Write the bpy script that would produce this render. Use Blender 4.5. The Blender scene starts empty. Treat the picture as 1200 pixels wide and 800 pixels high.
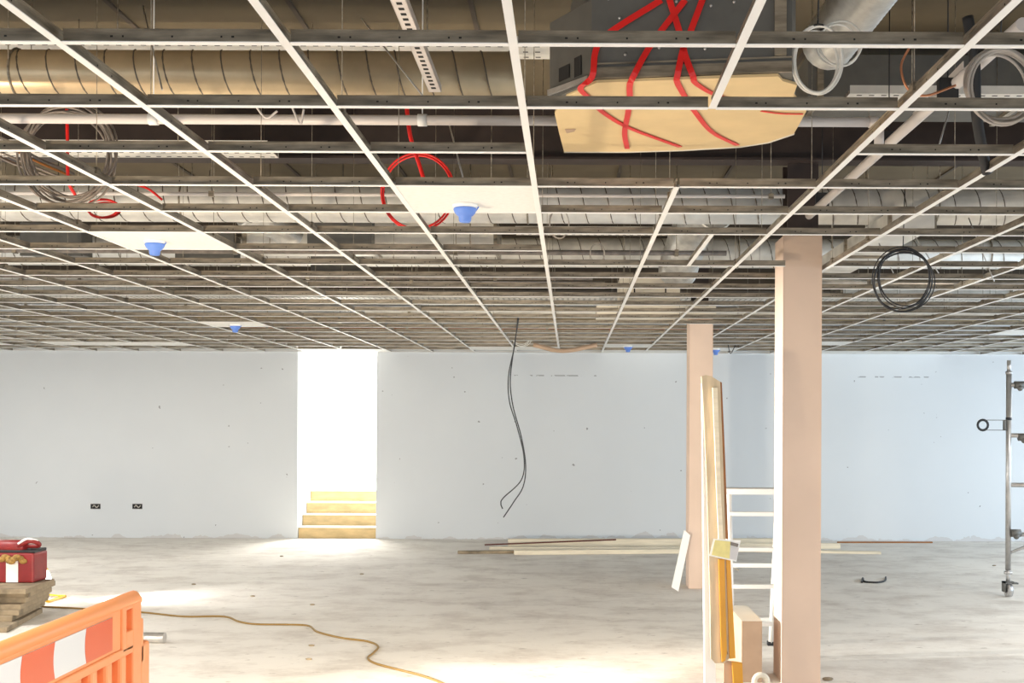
import bpy, bmesh, math, random
from mathutils import Vector, Matrix
random.seed(7)
S = bpy.context.scene
C = S.collection
R = math.radians

# ---------------------------------------------------------------- camera
EYE = 1.67; F = 1330.0; CX, CY = 668.0, 495.0; ROLL = 0.0042
cd = bpy.data.cameras.new('camera'); cam = bpy.data.objects.new('camera', cd); C.objects.link(cam)
cd.sensor_width = 36; cd.lens = 36 * F / 1200
cd.shift_x = (600 - CX) / 1200; cd.shift_y = (CY - 400) / 1200
cam.matrix_world = Matrix.Translation((0, 0, EYE)) @ Matrix.Rotation(R(90), 4, 'X') @ Matrix.Rotation(ROLL, 4, 'Z')
cd.clip_start = 0.05; cd.clip_end = 200
S.camera = cam
S.view_settings.view_transform = 'Standard'; S.view_settings.look = 'None'
S.view_settings.gamma = 1; S.view_settings.use_curve_mapping = False
S.view_settings.exposure = -0.05
# ---------------------------------------------------------------- sky outside the openings
w = bpy.data.worlds.new('world'); S.world = w; w.use_nodes = True
w.node_tree.nodes['Background'].inputs[0].default_value = (0.75, 0.86, 1.0, 1)
w.node_tree.nodes['Background'].inputs[1].default_value = 1.0

def lamp(name, kind, loc, target, power, col, **k):
    d = bpy.data.lights.new(name, kind); d.energy = power; d.color = col
    for a, v in k.items(): setattr(d, a, v)
    o = bpy.data.objects.new(name, d); C.objects.link(o); o.location = loc
    o.rotation_euler = (Vector(target) - Vector(loc)).to_track_quat('-Z', 'Y').to_euler()
    return o
COOL = (0.80, 0.89, 1.0); NEUT = (1.0, 0.95, 0.88); WARM = (1.0, 0.80, 0.56)
# daylight through the glazed front behind the camera and the right-hand side of the room
lamp('daylight_right', 'AREA', (9.4, 9.5, 2.0), (3.5, 11, 0.0), 280, (0.70, 0.84, 1.0), shape='RECTANGLE', size=11.0, size_y=1.0)
lamp('daylight_front', 'AREA', (0.0, -2.6, 1.9), (0, 7, 0.0), 150, (0.95, 0.98, 1.0), shape='RECTANGLE', size=14.0, size_y=1.4)
lamp('fill_left', 'AREA', (-10.3, 8.5, 2.0), (-3.5, 11, 0.0), 260, (0.88, 0.95, 1.0), shape='RECTANGLE', size=11.0, size_y=1.0)  # added fill for the floor, the left wall has no opening
lamp('daylight_right_low', 'AREA', (9.4, 11.0, 1.1), (3, 12, 3.4), 170, (0.58, 0.80, 1.0), shape='RECTANGLE', size=8.0, size_y=1.2)
# added fill panels facing down outside the view, brightening floor and tee undersides
for px_, py_, pw in ((0, 1.7, 50), (-2.6, 3.3, 55), (2.2, 3.3, 55), (-4.4, 6.0, 75), (3.7, 6.0, 28), (-5.8, 8.8, 85), (5.0, 8.8, 48), (-7.6, 12.5, 70), (6.6, 12.5, 28)):
    lamp('floor_fill_panel', 'AREA', (px_, py_, 2.62), (px_, py_, 0), pw, (1.0, 0.98, 0.94), shape='RECTANGLE', size=0.6, size_y=0.6)
# warm site floodlights on the floor, just below the frame
lamp('floodlight_warm', 'SPOT', (-0.35, 5.28, 0.65), (-1.1, 9.2, 0.05), 620, (1.0, 0.88, 0.70), spot_size=R(82), spot_blend=0.35, shadow_soft_size=0.08)
lamp('floodlight_side', 'SPOT', (-4.3, 7.25, 0.9), (1.4, 7.5, 1.0), 3000, (1.0, 0.96, 0.88), spot_size=R(38), spot_blend=0.8, shadow_soft_size=0.08)
lamp('floodlight_up', 'SPOT', (-3.3, 3.2, 0.35), (-2.6, 6.5, 3.0), 480, (1.0, 0.84, 0.62), spot_size=R(150), spot_blend=1.0, shadow_soft_size=0.12)
# stairwell light
lamp('stair_light', 'AREA', (-3.2, 18.4, 3.3), (-3.3, 18.2, 0), 400, (1.0, 0.99, 0.95), shape='RECTANGLE', size=1.6, size_y=2.4)

# ---------------------------------------------------------------- pixel helpers (points of the real room)
def ideal(px, py):
    x, y = px - CX, py - CY
    return x + ROLL * y, y - ROLL * x
def W(px, py, Y):
    x, y = ideal(px, py); return Vector((x / F * Y, Y, EYE - y / F * Y))
def G(px, py, Z):
    x, y = ideal(px, py); Y = (EYE - Z) * F / y; return Vector((x / F * Y, Y, Z))

# ---------------------------------------------------------------- materials
def mat(name, col, rough=0.6, metal=0.0, noise=0.0, scale=8.0, bump=0.0, col2=None, emit=None, stretch=None, spec=0.5):
    m = bpy.data.materials.new(name); m.use_nodes = True
    nt = m.node_tree; b = nt.nodes['Principled BSDF']
    b.inputs['Roughness'].default_value = rough; b.inputs['Metallic'].default_value = metal
    b.inputs['Specular IOR Level'].default_value = spec
    c = (*col, 1)
    b.inputs['Base Color'].default_value = c
    if noise or bump or col2:
        tc = nt.nodes.new('ShaderNodeTexCoord'); mp = nt.nodes.new('ShaderNodeMapping')
        nt.links.new(tc.outputs['Object'], mp.inputs[0])
        if stretch: mp.inputs['Scale'].default_value = stretch
        n = nt.nodes.new('ShaderNodeTexNoise'); n.inputs['Scale'].default_value = scale; n.inputs['Detail'].default_value = 5
        nt.links.new(mp.outputs[0], n.inputs[0])
        r = nt.nodes.new('ShaderNodeValToRGB')
        a = col2 if col2 else tuple(v * (1 - noise) for v in col)
        r.color_ramp.elements[0].position = 0.35; r.color_ramp.elements[0].color = (*a, 1)
        r.color_ramp.elements[1].position = 0.65; r.color_ramp.elements[1].color = c
        nt.links.new(n.outputs[0], r.inputs[0]); nt.links.new(r.outputs[0], b.inputs['Base Color'])
        if bump:
            bp = nt.nodes.new('ShaderNodeBump'); bp.inputs['Strength'].default_value = bump; bp.inputs['Distance'].default_value = 0.01
            nt.links.new(n.outputs[0], bp.inputs['Height']); nt.links.new(bp.outputs[0], b.inputs['Normal'])
    if emit:
        b.inputs['Emission Color'].default_value = (*emit[0], 1); b.inputs['Emission Strength'].default_value = emit[1]
    return m
M = dict(
    white=mat('white_enamel', (0.90, 0.89, 0.86), 0.5),
    tile=mat('ceiling_tile_white', (0.86, 0.85, 0.81), 0.85, noise=0.05, scale=40),
    galv=mat('galvanised_steel', (0.42, 0.36, 0.275), 0.32, 0.4, noise=0.6, scale=6, stretch=(1, 1, 6)),
    duct=mat('galvanised_duct', (0.90, 0.87, 0.80), 0.42, 0.2, noise=0.22, scale=5),
    ductb=mat('galvanised_duct_brown', (0.66, 0.52, 0.33), 0.38, 0.5, noise=0.22, scale=5),
    seam=mat('duct_seam', (0.16, 0.13, 0.10), 0.5, 0.4),
    foil=mat('foil_duct', (0.85, 0.84, 0.80), 0.30, 0.6, noise=0.2, scale=20, bump=0.3),
    dark=mat('dark_hole', (0.015, 0.014, 0.013), 0.8),
    black=mat('black_rubber', (0.02, 0.02, 0.022), 0.55),
    steelp=mat('dark_painted_steel', (0.045, 0.030, 0.026), 0.6, noise=0.3, scale=6),
    pvc=mat('white_pvc', (0.72, 0.66, 0.62), 0.4),
    whitecable=mat('white_cable', (0.82, 0.80, 0.74), 0.45),
    greycable=mat('grey_cable', (0.26, 0.22, 0.19), 0.5, noise=0.4, scale=20),
    palecable=mat('pale_grey_cable', (0.50, 0.45, 0.40), 0.5),
    red=mat('red_tape', (0.78, 0.018, 0.015), 0.35),
    acgrey=mat('grey_unit_casing', (0.17, 0.165, 0.15), 0.5, 0.5, noise=0.12, scale=14),
    card=mat('buff_cardboard', (0.80, 0.60, 0.32), 0.8, noise=0.08, scale=6),
    cardtan=mat('tan_carton', (0.55, 0.38, 0.26), 0.85, noise=0.12, scale=8),
    blue=mat('blue_dust_cover', (0.13, 0.26, 0.72), 0.45),
    clad=mat('pink_plasterboard', (0.76, 0.58, 0.46), 0.85, noise=0.07, scale=2.5),
    timber=mat('sawn_timber', (0.90, 0.79, 0.60), 0.75, noise=0.16, scale=9, stretch=(0.3, 3, 3)),
    timberg=mat('weathered_timber', (0.40, 0.31, 0.20), 0.85, noise=0.5, scale=7, bump=0.3),
    plankf=mat('rough_pine', (0.70, 0.56, 0.38), 0.75, noise=0.25, scale=6, stretch=(4, 4, .4), bump=0.2),
    brown=mat('brown_hardboard', (0.36, 0.13, 0.02), 0.5, noise=0.3, scale=6),
    yellow=mat('yellow_painted_beam', (0.72, 0.33, 0.02), 0.4, noise=0.12, scale=5),
    maroon=mat('dark_red_gap', (0.11, 0.02, 0.01), 0.6),
    ply=mat('step_plywood', (0.76, 0.56, 0.28), 0.7, noise=0.22, scale=5, stretch=(1, 1, 3)),
    orange=mat('orange_plastic', (1.0, 0.37, 0.13), 0.42),
    orangered=mat('red_reflective', (0.85, 0.13, 0.035), 0.35),
    reflw=mat('white_reflective', (0.86, 0.84, 0.80), 0.35),
    alu=mat('aluminium_tube', (0.62, 0.60, 0.58), 0.35, 0.75, noise=0.2, scale=15),
    aluw=mat('whitened_aluminium', (0.88, 0.86, 0.82), 0.5),
    redbox=mat('red_tool_case', (0.27, 0.02, 0.02), 0.45, noise=0.2, scale=12),
    gold=mat('tan_cloth', (0.42, 0.24, 0.06), 0.8, noise=0.5, scale=25, bump=0.5),
    paper=mat('yellow_paper', (0.82, 0.72, 0.30), 0.7, noise=0.1, scale=30),
    papergrey=mat('grey_paper', (0.62, 0.60, 0.60), 0.7),
    cable=mat('ochre_flex', (0.26, 0.15, 0.03), 0.5),
    lampface=mat('led_face', (1, 1, 1), 0.4, emit=((1.0, 0.97, 0.9), 18)),
    lampyel=mat('yellow_lamp_plastic', (0.95, 0.55, 0.02), 0.4),
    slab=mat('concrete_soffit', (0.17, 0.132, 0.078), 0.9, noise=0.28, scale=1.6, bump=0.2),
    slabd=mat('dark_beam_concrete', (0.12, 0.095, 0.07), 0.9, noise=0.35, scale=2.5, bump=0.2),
    stairw=mat('stairwell_white', (0.9, 0.9, 0.88), 0.9),
    cream=mat('cream_panel', (0.80, 0.74, 0.62), 0.7),
    copper=mat('copper', (0.65, 0.28, 0.15), 0.35, 0.8),
)
# wall: painted plaster with grime at the foot, dents and a pencil-line of fixings
def wall_material():
    m = bpy.data.materials.new('painted_plaster'); m.use_nodes = True
    nt = m.node_tree; b = nt.nodes['Principled BSDF']; b.inputs['Roughness'].default_value = 0.85
    L = nt.links.new; N = nt.nodes.new
    g = N('ShaderNodeNewGeometry'); sep = N('ShaderNodeSeparateXYZ'); L(g.outputs['Position'], sep.inputs[0])
    def noise(s, d=4):
        n = N('ShaderNodeTexNoise'); n.inputs['Scale'].default_value = s; n.inputs['Detail'].default_value = d; L(g.outputs['Position'], n.inputs[0]); return n.outputs[0]
    def mth(op, a, b_=None, c=None, clamp=False):
        x = N('ShaderNodeMath'); x.operation = op; x.use_clamp = clamp
        for i, v in enumerate((a, b_, c)):
            if v is None: continue
            if isinstance(v, (int, float)): x.inputs[i].default_value = v
            else: L(v, x.inputs[i])
        return x.outputs[0]
    def mix(f, a, b_):
        x = N('ShaderNodeMix'); x.data_type = 'RGBA'
        L(f, x.inputs[0])
        for i, v in ((6, a), (7, b_)):
            if isinstance(v, tuple): x.inputs[i].default_value = (*v, 1)
            else: L(v, x.inputs[i])
        return x.outputs[2]
    base = mix(noise(1.2), (0.70, 0.722, 0.735), (0.76, 0.778, 0.785))
    # foot of the wall: ragged unpainted strip
    foot = mth('LESS_THAN', sep.outputs[2], mth('MULTIPLY', mth('SUBTRACT', noise(3.5, 6), 0.42, clamp=True), 0.38))
    base = mix(mth('MULTIPLY', foot, 0.35), base, (0.50, 0.42, 0.36))
    # specks
    sp = mth('GREATER_THAN', noise(11, 2), 0.765)
    base = mix(mth('MULTIPLY', sp, 0.7), base, (0.16, 0.15, 0.14))
    # row of pencil and screw marks
    ln = mth('LESS_THAN', mth('ABSOLUTE', mth('SUBTRACT', sep.outputs[2], 2.34)), 0.009)
    inx = mth('MULTIPLY', mth('GREATER_THAN', sep.outputs[0], -0.8), mth('LESS_THAN', sep.outputs[0], 0.4))
    inx2 = mth('MULTIPLY', mth('GREATER_THAN', sep.outputs[0], 4.0), mth('LESS_THAN', sep.outputs[0], 5.2))
    inx = mth('ADD', inx, inx2)
    dash = mth('MULTIPLY', mth('MULTIPLY', ln, inx), mth('GREATER_THAN', noise(9, 2), 0.5))
    base = mix(mth('MULTIPLY', dash, 0.6), base, (0.15, 0.14, 0.13))
    L(base, b.inputs['Base Color'])
    return m
M['wall'] = wall_material()
def floor_material():
    m = bpy.data.materials.new('screed_floor'); m.use_nodes = True
    nt = m.node_tree; b = nt.nodes['Principled BSDF']; L = nt.links.new; N = nt.nodes.new
    g = N('ShaderNodeNewGeometry')
    def noise(s, d, st=(1, 1, 1), rough=0.6):
        mp = N('ShaderNodeMapping'); mp.inputs['Scale'].default_value = st; L(g.outputs['Position'], mp.inputs[0])
        n = N('ShaderNodeTexNoise'); n.inputs['Scale'].default_value = s; n.inputs['Detail'].default_value = d; n.inputs['Roughness'].default_value = rough; L(mp.outputs[0], n.inputs[0]); return n.outputs[0]
    def ramp(v, a, b_, p0, p1):
        r = N('ShaderNodeValToRGB'); r.color_ramp.elements[0].position = p0; r.color_ramp.elements[1].position = p1
        r.color_ramp.elements[0].color = (*a, 1); r.color_ramp.elements[1].color = (*b_, 1); L(v, r.inputs[0]); return r.outputs[0]
    def mul(a, b_, f=1.0):
        x = N('ShaderNodeMix'); x.data_type = 'RGBA'; x.blend_type = 'MULTIPLY'; x.inputs[0].default_value = f; L(a, x.inputs[6]); L(b_, x.inputs[7]); return x.outputs[2]
    c = ramp(noise(0.55, 6), (0.78, 0.73, 0.66), (0.90, 0.85, 0.77), 0.33, 0.66)
    c = mul(c, ramp(noise(2.2, 8, (0.8, 1.1, 1), 0.7), (0.76, 0.73, 0.71), (1, 1, 1), 0.34, 0.54))
    c = mul(c, ramp(noise(10, 4, (0.7, 1, 1)), (0.66, 0.63, 0.61), (1, 1, 1), 0.28, 0.37))
    L(c, b.inputs['Base Color'])
    L(ramp(noise(2, 4), (0.75,) * 3, (0.95,) * 3, 0.3, 0.7), b.inputs['Roughness'])
    bp = N('ShaderNodeBump'); bp.inputs['Strength'].default_value = 0.25; bp.inputs['Distance'].default_value = 0.01
    L(noise(6, 8), bp.inputs['Height']); L(bp.outputs[0], b.inputs['Normal'])
    return m
M['floor'] = floor_material()

# ---------------------------------------------------------------- mesh helpers
class MB:
    def __init__(s): s.v = []; s.f = []; s.m = []; s.sm = []
    def add(s, vs, fs, mi=0, smooth=False):
        n = len(s.v); s.v += [tuple(v) for v in vs]
        for f in fs: s.f.append([n + i for i in f]); s.m.append(mi); s.sm.append(smooth)
        return s
    def box(s, x0, x1, y0, y1, z0, z1, mi=0, T=None):
        vs = [Vector((x, y, z)) for z in (z0, z1) for y in (y0, y1) for x in (x0, x1)]
        if T: vs = [T @ v for v in vs]
        return s.add(vs, [(0, 2, 3, 1), (4, 5, 7, 6), (0, 1, 5, 4), (2, 6, 7, 3), (0, 4, 6, 2), (1, 3, 7, 5)], mi)
    def prism(s, poly, z0, z1, mi=0):          # plan polygon extruded in z
        n = len(poly)
        a = sum(poly[i][0] * poly[(i + 1) % n][1] - poly[(i + 1) % n][0] * poly[i][1] for i in range(n))
        if a < 0: poly = poly[::-1]
        vs = [(p[0], p[1], z0) for p in poly] + [(p[0], p[1], z1) for p in poly]
        fs = [tuple(range(n))[::-1], tuple(range(n, 2 * n))] + [(i, (i + 1) % n, n + (i + 1) % n, n + i) for i in range(n)]
        return s.add(vs, fs, mi)
    def slab(s, poly, thick, mi=0):            # any 3d polygon thickened by a vector
        n = len(poly); t = Vector(thick); poly = [Vector(p) for p in poly]
        nn = (poly[1] - poly[0]).cross(poly[2] - poly[1])
        if nn.dot(t) > 0: poly = poly[::-1]
        vs = poly + [p + t for p in poly]
        fs = [tuple(range(n)), tuple(range(n, 2 * n))[::-1]] + [(i, n + i, n + (i + 1) % n, (i + 1) % n) for i in range(n)]
        return s.add(vs, fs, mi)
    def tube(s, pts, r, seg=8, mi=0, closed=False, cap=True, sx=1.0):
        pts = [Vector(p) for p in pts]; n = len(pts)
        rs = r if isinstance(r, (list, tuple)) else [r] * n
        up = None; vs = []
        for i, p in enumerate(pts):
            a = pts[(i - 1) % n] if (i or closed) else p; b = pts[(i + 1) % n] if (i < n - 1 or closed) else p
            t = (b - a)
            if t.length < 1e-9: t = Vector((0, 0, 1))
            t.normalize()
            if up is None:
                up = t.cross(Vector((0, 0, 1)))
                if up.length < 0.05: up = t.cross(Vector((0, 1, 0)))
            up = (up - t * up.dot(t)).normalized(); q = t.cross(up)
            for j in range(seg):
                an = 2 * math.pi * j / seg; vs.append(p + (up * math.cos(an) * sx + q * math.sin(an)) * rs[i])
        fs = []
        for i in range(n if closed else n - 1):
            for j in range(seg):
                a = i * seg + j; b = i * seg + (j + 1) % seg; k = ((i + 1) % n) * seg
                fs.append((a, b, k + (j + 1) % seg, k + j))
        s.add(vs, fs, mi, True)
        if cap and not closed:
            s.add([], []); base = len(s.v) - len(vs)
            s.f.append([base + j for j in range(seg)][::-1]); s.m.append(mi); s.sm.append(False)
            s.f.append([base + (n - 1) * seg + j for j in range(seg)]); s.m.append(mi); s.sm.append(False)
        return s
    def ball(s, c, r, mi=0, seg=8, rings=5, sc=(1, 1, 1)):
        c = Vector(c); vs = []; fs = []
        for i in range(rings + 1):
            th = math.pi * i / rings
            for j in range(seg):
                ph = 2 * math.pi * j / seg
                vs.append(c + Vector((r * sc[0] * math.sin(th) * math.cos(ph), r * sc[1] * math.sin(th) * math.sin(ph), r * sc[2] * math.cos(th))))
        for i in range(rings):
            for j in range(seg): fs.append((i * seg + j, (i + 1) * seg + j, (i + 1) * seg + (j + 1) % seg, i * seg + (j + 1) % seg))
        return s.add(vs, fs, mi, True)
    def mesh(s, name, mats):
        me = bpy.data.meshes.new(name); me.from_pydata(s.v, [], s.f)
        for m in (mats if isinstance(mats, (list, tuple)) else [mats]): me.materials.append(m)
        for p, i, sm in zip(me.polygons, s.m, s.sm): p.material_index = i; p.use_smooth = sm
        bm = bmesh.new(); bm.from_mesh(me); bmesh.ops.recalc_face_normals(bm, faces=bm.faces); bm.to_mesh(me); bm.free()
        return me
    def build(s, name, mats, parent=None, bevel=0, **t):
        o = bpy.data.objects.new(name, s.mesh(name, mats)); C.objects.link(o)
        if parent:
            o.parent = parent
            if not t.pop('local', False): o.matrix_parent_inverse = Matrix.Translation(-Vector(parent.location)) if not parent.parent else Matrix.Translation(-Vector(parent.location) - (Vector(parent.parent.location) - Vector(parent.location) if False else Vector((0,0,0))))
        t.pop('local', None)
        if bevel:
            b = o.modifiers.new('bevel', 'BEVEL'); b.width = bevel; b.segments = 2; b.limit_method = 'ANGLE'
        for k, v in t.items(): o[k] = v
        return o
def recentre(o):
    """put a lone mesh's origin at its own base"""
    me = o.data; vs = [v.co for v in me.vertices]
    lo = Vector((min(v[i] for v in vs) for i in range(3))); hi = Vector((max(v[i] for v in vs) for i in range(3)))
    c = Vector(((lo.x + hi.x) / 2, (lo.y + hi.y) / 2, lo.z)); me.transform(Matrix.Translation(-c)); o.location = c
    return o
def thing(name, label, cat, loc=(0, 0, 0), group=None):
    o = bpy.data.objects.new(name, None); C.objects.link(o); o.location = loc; o.empty_display_size = 0.1
    o['label'] = label; o['category'] = cat
    if group: o['group'] = group
    return o
def lone(mb, name, mats, label, cat, group=None, bevel=0, kind=None):
    o = mb.build(name, mats, None, bevel, label=label, category=cat); recentre(o)
    if group: o['group'] = group
    if kind: o['kind'] = kind
    return o
def struct(mb, name, mats, parent=None):
    o = mb.build(name, mats, parent)
    if not parent: o['kind'] = 'structure'
    return o
def bez(pts, n=10):                              # Catmull-Rom through points
    P = [Vector(p) for p in pts]; P = [P[0] * 2 - P[1]] + P + [P[-1] * 2 - P[-2]]; out = []
    for i in range(1, len(P) - 2):
        for k in range(n):
            t = k / n; a, b, c, d = P[i - 1:i + 3]
            out.append(0.5 * ((2 * b) + (c - a) * t + (2 * a - 5 * b + 4 * c - d) * t * t + (3 * b - a - 3 * c + d) * t ** 3))
    out.append(P[-2]); return out

# ================================================================ STRUCTURE
WY = 16.2; GZ = 2.665; SZ = 3.75
DX0, DX1 = -3.886, -2.765
XL, XR, YF = -11.0, 10.0, -3.2
struct(MB().box(XL, XR, YF, WY + 0.3, -0.2, 0.0), 'floor', M['floor'])
mb = MB(); mb.box(XL, DX0, WY, WY + 0.2, 0, SZ).box(DX1, XR, WY, WY + 0.2, 0, SZ).box(DX0, DX1, WY, WY + 0.2, 2.75, SZ)
struct(mb, 'wall_back', M['wall'])
struct(MB().box(XL - 0.2, XL, YF, WY + 0.2, 0, SZ), 'wall_left', M['wall'])
mb = MB(); mb.box(XR, XR + 0.2, YF, WY + 0.2, 2.6, SZ).box(XR, XR + 0.2, YF, WY + 0.2, 0, 0.25)
for y in (YF, 1.5, 6.2, 10.9, 15.6): mb.box(XR, XR + 0.2, y, y + 0.8, 0.25, 2.6)
struct(mb, 'wall_right', M['wall'])
mb = MB(); mb.box(XL, XR, YF - 0.2, YF, 2.6, SZ)
for x in (XL, -6, -1, 4, XR - 0.6): mb.box(x, x + 0.6, YF - 0.2, YF, 0, 2.6)
struct(mb, 'wall_front', M['wall'])
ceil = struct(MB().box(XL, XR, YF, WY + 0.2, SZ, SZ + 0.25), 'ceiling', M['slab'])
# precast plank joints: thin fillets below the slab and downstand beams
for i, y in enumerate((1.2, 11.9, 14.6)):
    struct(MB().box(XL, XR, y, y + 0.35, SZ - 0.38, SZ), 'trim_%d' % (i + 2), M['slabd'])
mb = MB()
x = XL + 0.6
while x < XR:
    mb.box(x - 0.012, x + 0.012, 1.6, 11.8, SZ - 0.012, SZ); x += 0.9
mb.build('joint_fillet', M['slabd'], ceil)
struct(MB().box(XL, XR, WY - 0.022, WY, GZ, GZ + 0.003).box(XL, XR, WY - 0.003, WY, GZ, GZ + 0.025), 'trim_1', M['white'])

# stairwell beyond the doorway
sx0, sx1 = DX0, DX1 + 0.25
struct(MB().box(sx0 - 0.15, sx0, WY + 0.2, 20.5, 0, 3.6), 'wall_stair_left', M['stairw'])
struct(MB().box(sx1, sx1 + 0.15, WY + 0.2, 20.5, 0, 3.6), 'wall_stair_right', M['stairw'])
struct(MB().box(sx0 - 0.15, sx1 + 0.15, 20.5, 20.6, 0, 3.6), 'wall_stair_back', M['stairw'])
struct(MB().box(sx0 - 0.15, sx1 + 0.15, WY + 0.2, 20.6, 3.6, 3.7), 'ceiling_stair', M['stairw'])
st = thing('plywood_steps', 'four plywood-faced steps rising through the bright doorway', 'steps', (-3.33, WY + .3, 0))
for i in range(4):
    y = WY + 0.06 + 0.25 * i; ye = y + 0.25 if i < 3 else 20.49
    MB().box(DX0 + .003, sx1 - .003 if i else DX1 - 0.01, y, y + 0.02, 0.16 * i, 0.16 * i + 0.148).build('riser', M['ply'], st)
    MB().box(DX0 + .003, sx1 - .003 if y > WY + .2 else DX1 - 0.005, y - 0.01, ye, 0.16 * i + 0.149, 0.16 * (i + 1)).build('tread', M['stairw'], st)

# ================================================================ SUSPENDED GRID
grid = thing('ceiling_grid', 'open white suspended ceiling grid of exposed tees without most of its tiles', 'ceiling grid', (0, 8, GZ))
X0 = -0.154; Y0 = 2.995; STEP = 0.6
def kx(k): return X0 + STEP * k
def ry(n): return Y0 + STEP * n
def tee_mb(length, along_y, holes):
    m = MB(); h = length / 2
    def bx(a0, a1, b0, b1, z0, z1, mi):          # a across, b along
        if along_y: m.box(a0, a1, b0, b1, z0, z1, mi)
        else: m.box(b0, b1, a0, a1, z0, z1, mi)
    bx(-.012, .012, -h, h, 0, .0022, 0)
    bx(-.0008, .0008, -h, h, .0022, .030, 1)
    bx(-.0035, .0035, -h, h, .030, .038, 1)
    for b, w_ in holes:
        bx(-.0011, .0011, b - w_ * .6, b + w_ * .6, .016, .021, 2)
    return m
tm = [M['white'], M['galv'], M['dark']]
ymin, ymax = 1.19, WY - 0.01
L = ymax - ymin
hol = [(-L / 2 + 0.3 + 0.6 * i + d, .005) for i in range(25) for d in (-.05, .05)]
main_me = tee_mb(L, True, hol).mesh('main_tee', tm)
def put(name, me, loc, **t):
    o = bpy.data.objects.new(name, me); C.objects.link(o); o.parent = grid
    o.matrix_parent_inverse = Matrix.Translation(-grid.location); o.location = loc
    for k, v in t.items(): o[k] = v
    return o
KM = range(-15, 13)
ecut = tee_mb(ry(1) - ymin, True, []).mesh('main_tee', tm); ecut2 = tee_mb(ymax - ry(3), True, []).mesh('main_tee', tm)
for k in KM:
    if k == 1:
        put('main_tee', ecut, (kx(k), (ry(1) + ymin) / 2, GZ)); put('main_tee', ecut2, (kx(k), (ymax + ry(3)) / 2, GZ))
    else: put('main_tee', main_me, (kx(k), (ymin + ymax) / 2, GZ))
put('main_tee', tee_mb(1.176, True, []).mesh('main_tee', tm), (kx(1) + 0.3, ry(6), GZ))
cross_me = tee_mb(0.574, False, [(-.16, .006), (-.13, .004), (.0, .004), (.13, .004), (.16, .006)]).mesh('cross_tee', tm)
gone = {(2, 0), (2, 1), (6, 0), (6, 1), (6, 2), (7, 2)}
cells = []
for n in range(-2, 22):
    y = ry(n)
    for k in KM:
        xm = kx(k) + 0.3
        if (n, k) in gone or k == max(KM): continue
        if xm < -668 / F * y - 0.9 or xm > 532 / F * y + 0.9: continue
        cells.append((y, n, k, xm))
cells.sort()
put('cross_tee', tee_mb(0.30, False, []).mesh('cross_tee', tm), (kx(2) + .164, ry(7), GZ + .0003))
rest = MB(); tmpl = tee_mb(0.574, False, [])
for i, (y, n, k, xm) in enumerate(cells):
    if i < 300: put('cross_tee', cross_me, (xm, y, GZ + 0.0003))
    else: rest.add([(v[0] + xm, v[1] + y, v[2] + GZ + .0003) for v in tmpl.v], [], 0); [rest.f.append([a + len(rest.v) - len(tmpl.v) for a in f]) or rest.m.append(mm) or rest.sm.append(False) for f, mm in zip(tmpl.f, tmpl.m)]
if rest.v: rest.build('cross_tee', tm, grid, kind='stuff')
# hanger wires with their clips
random.seed(3)
wire_me = MB().tube([(0, 0, 0.03), (0, 0, SZ - GZ)], 0.0016, 4).mesh('hanger_wire', M['galv'])
clip_me = MB().box(-.010, .010, -.02, .02, .018, .045).tube([(-.012, 0, .04), (.012, 0, .04)], .004, 6).mesh('hanger_clip', M['galv'])
for k in range(-9, 9):
    for j in range(9):
        y = 2.5 + 1.2 * j + random.uniform(-.25, .25)
        if kx(k) < -668 / F * y - 0.3 or kx(k) > 532 / F * y + 0.3 or y > 13: continue
        if k == 1 and 3.5 < y < 4.9: continue
        if j > 4 and random.random() < .3: continue
        put('hanger_wire', wire_me, (kx(k), y, GZ)); put('hanger_clip', clip_me, (kx(k), y, GZ))

# tiles
def tile(n, k, label, group=None):
    x, y = kx(k), ry(n)
    mb = MB().box(x + .006, x + .594, y + .006, min(y + .594, WY - .008), GZ + .0026, GZ + .018)
    return lone(mb, 'ceiling_tile', M['tile'], label, 'ceiling tile', group)
def detector(x, y, label):
    z = GZ + 0.0024
    t = thing('smoke_detector', label, 'smoke detector', (x, y, z), 'smoke detectors under blue dust covers')
    prof = [(0.058, 0), (0.058, -.012), (0.05, -.018)]
    m = MB().tube([(x, y, z + p[1]) for p in prof], [p[0] for p in prof], 20); m.build('base', M['white'], t)
    prof = [(0.052, -.018), (0.054, -.024), (0.047, -.040), (.036, -.052), (.030, -.055), (.028, -.075), (.024, -.082), (.010, -.084)]
    m = MB().tube([(x, y, z + p[1]) for p in prof], [p[0] for p in prof], 20); m.build('dust_cover', M['blue'], t)
    m = MB().tube([(x + .05, y, z - .03), (x + .063, y, z - .01)], .003, 5); m.build('pull_tab', M['blue'], t)
tile(3, -1, 'white ceiling tile left of centre, nearest one, carrying the largest blue-capped detector')
p = G(545, 240, GZ); detector(p.x, p.y, 'smoke detector with blue dust cover, nearest and largest, on the central white tile')
tile(5, -4, 'white ceiling tile at the left, second nearest, carrying a blue-capped detector')
p = G(179, 283, GZ); detector(p.x + .02, 6.28, 'smoke detector with blue dust cover on the left-hand white tile')
tile(14, -6, 'white ceiling tile midway to the back wall on the left, with a small blue detector')
detector(kx(-6) + .3, ry(14) + .3, 'small distant smoke detector with blue cover, above left of the doorway')
for k in (-9, -10, -11): tile(19, k, 'white ceiling tile in the far bright row near the back wall, upper left', 'three far left ceiling tiles in a row')
tile(19, -13, 'lone white ceiling tile at the far left edge by the back wall')
tile(20, -2, 'white ceiling tile by the back wall, right of the doorway')
tile(20, -1, 'white ceiling tile by the back wall, above the hanging black cables')
tile(19, 1, 'white far ceiling tile with a blue detector, left of the far column')
detector(kx(1) + .3, ry(19) + .3, 'tiny distant smoke detector with blue cover left of the far column')
tile(20, 3, 'white far ceiling tile with a blue detector, between the two columns')
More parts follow.
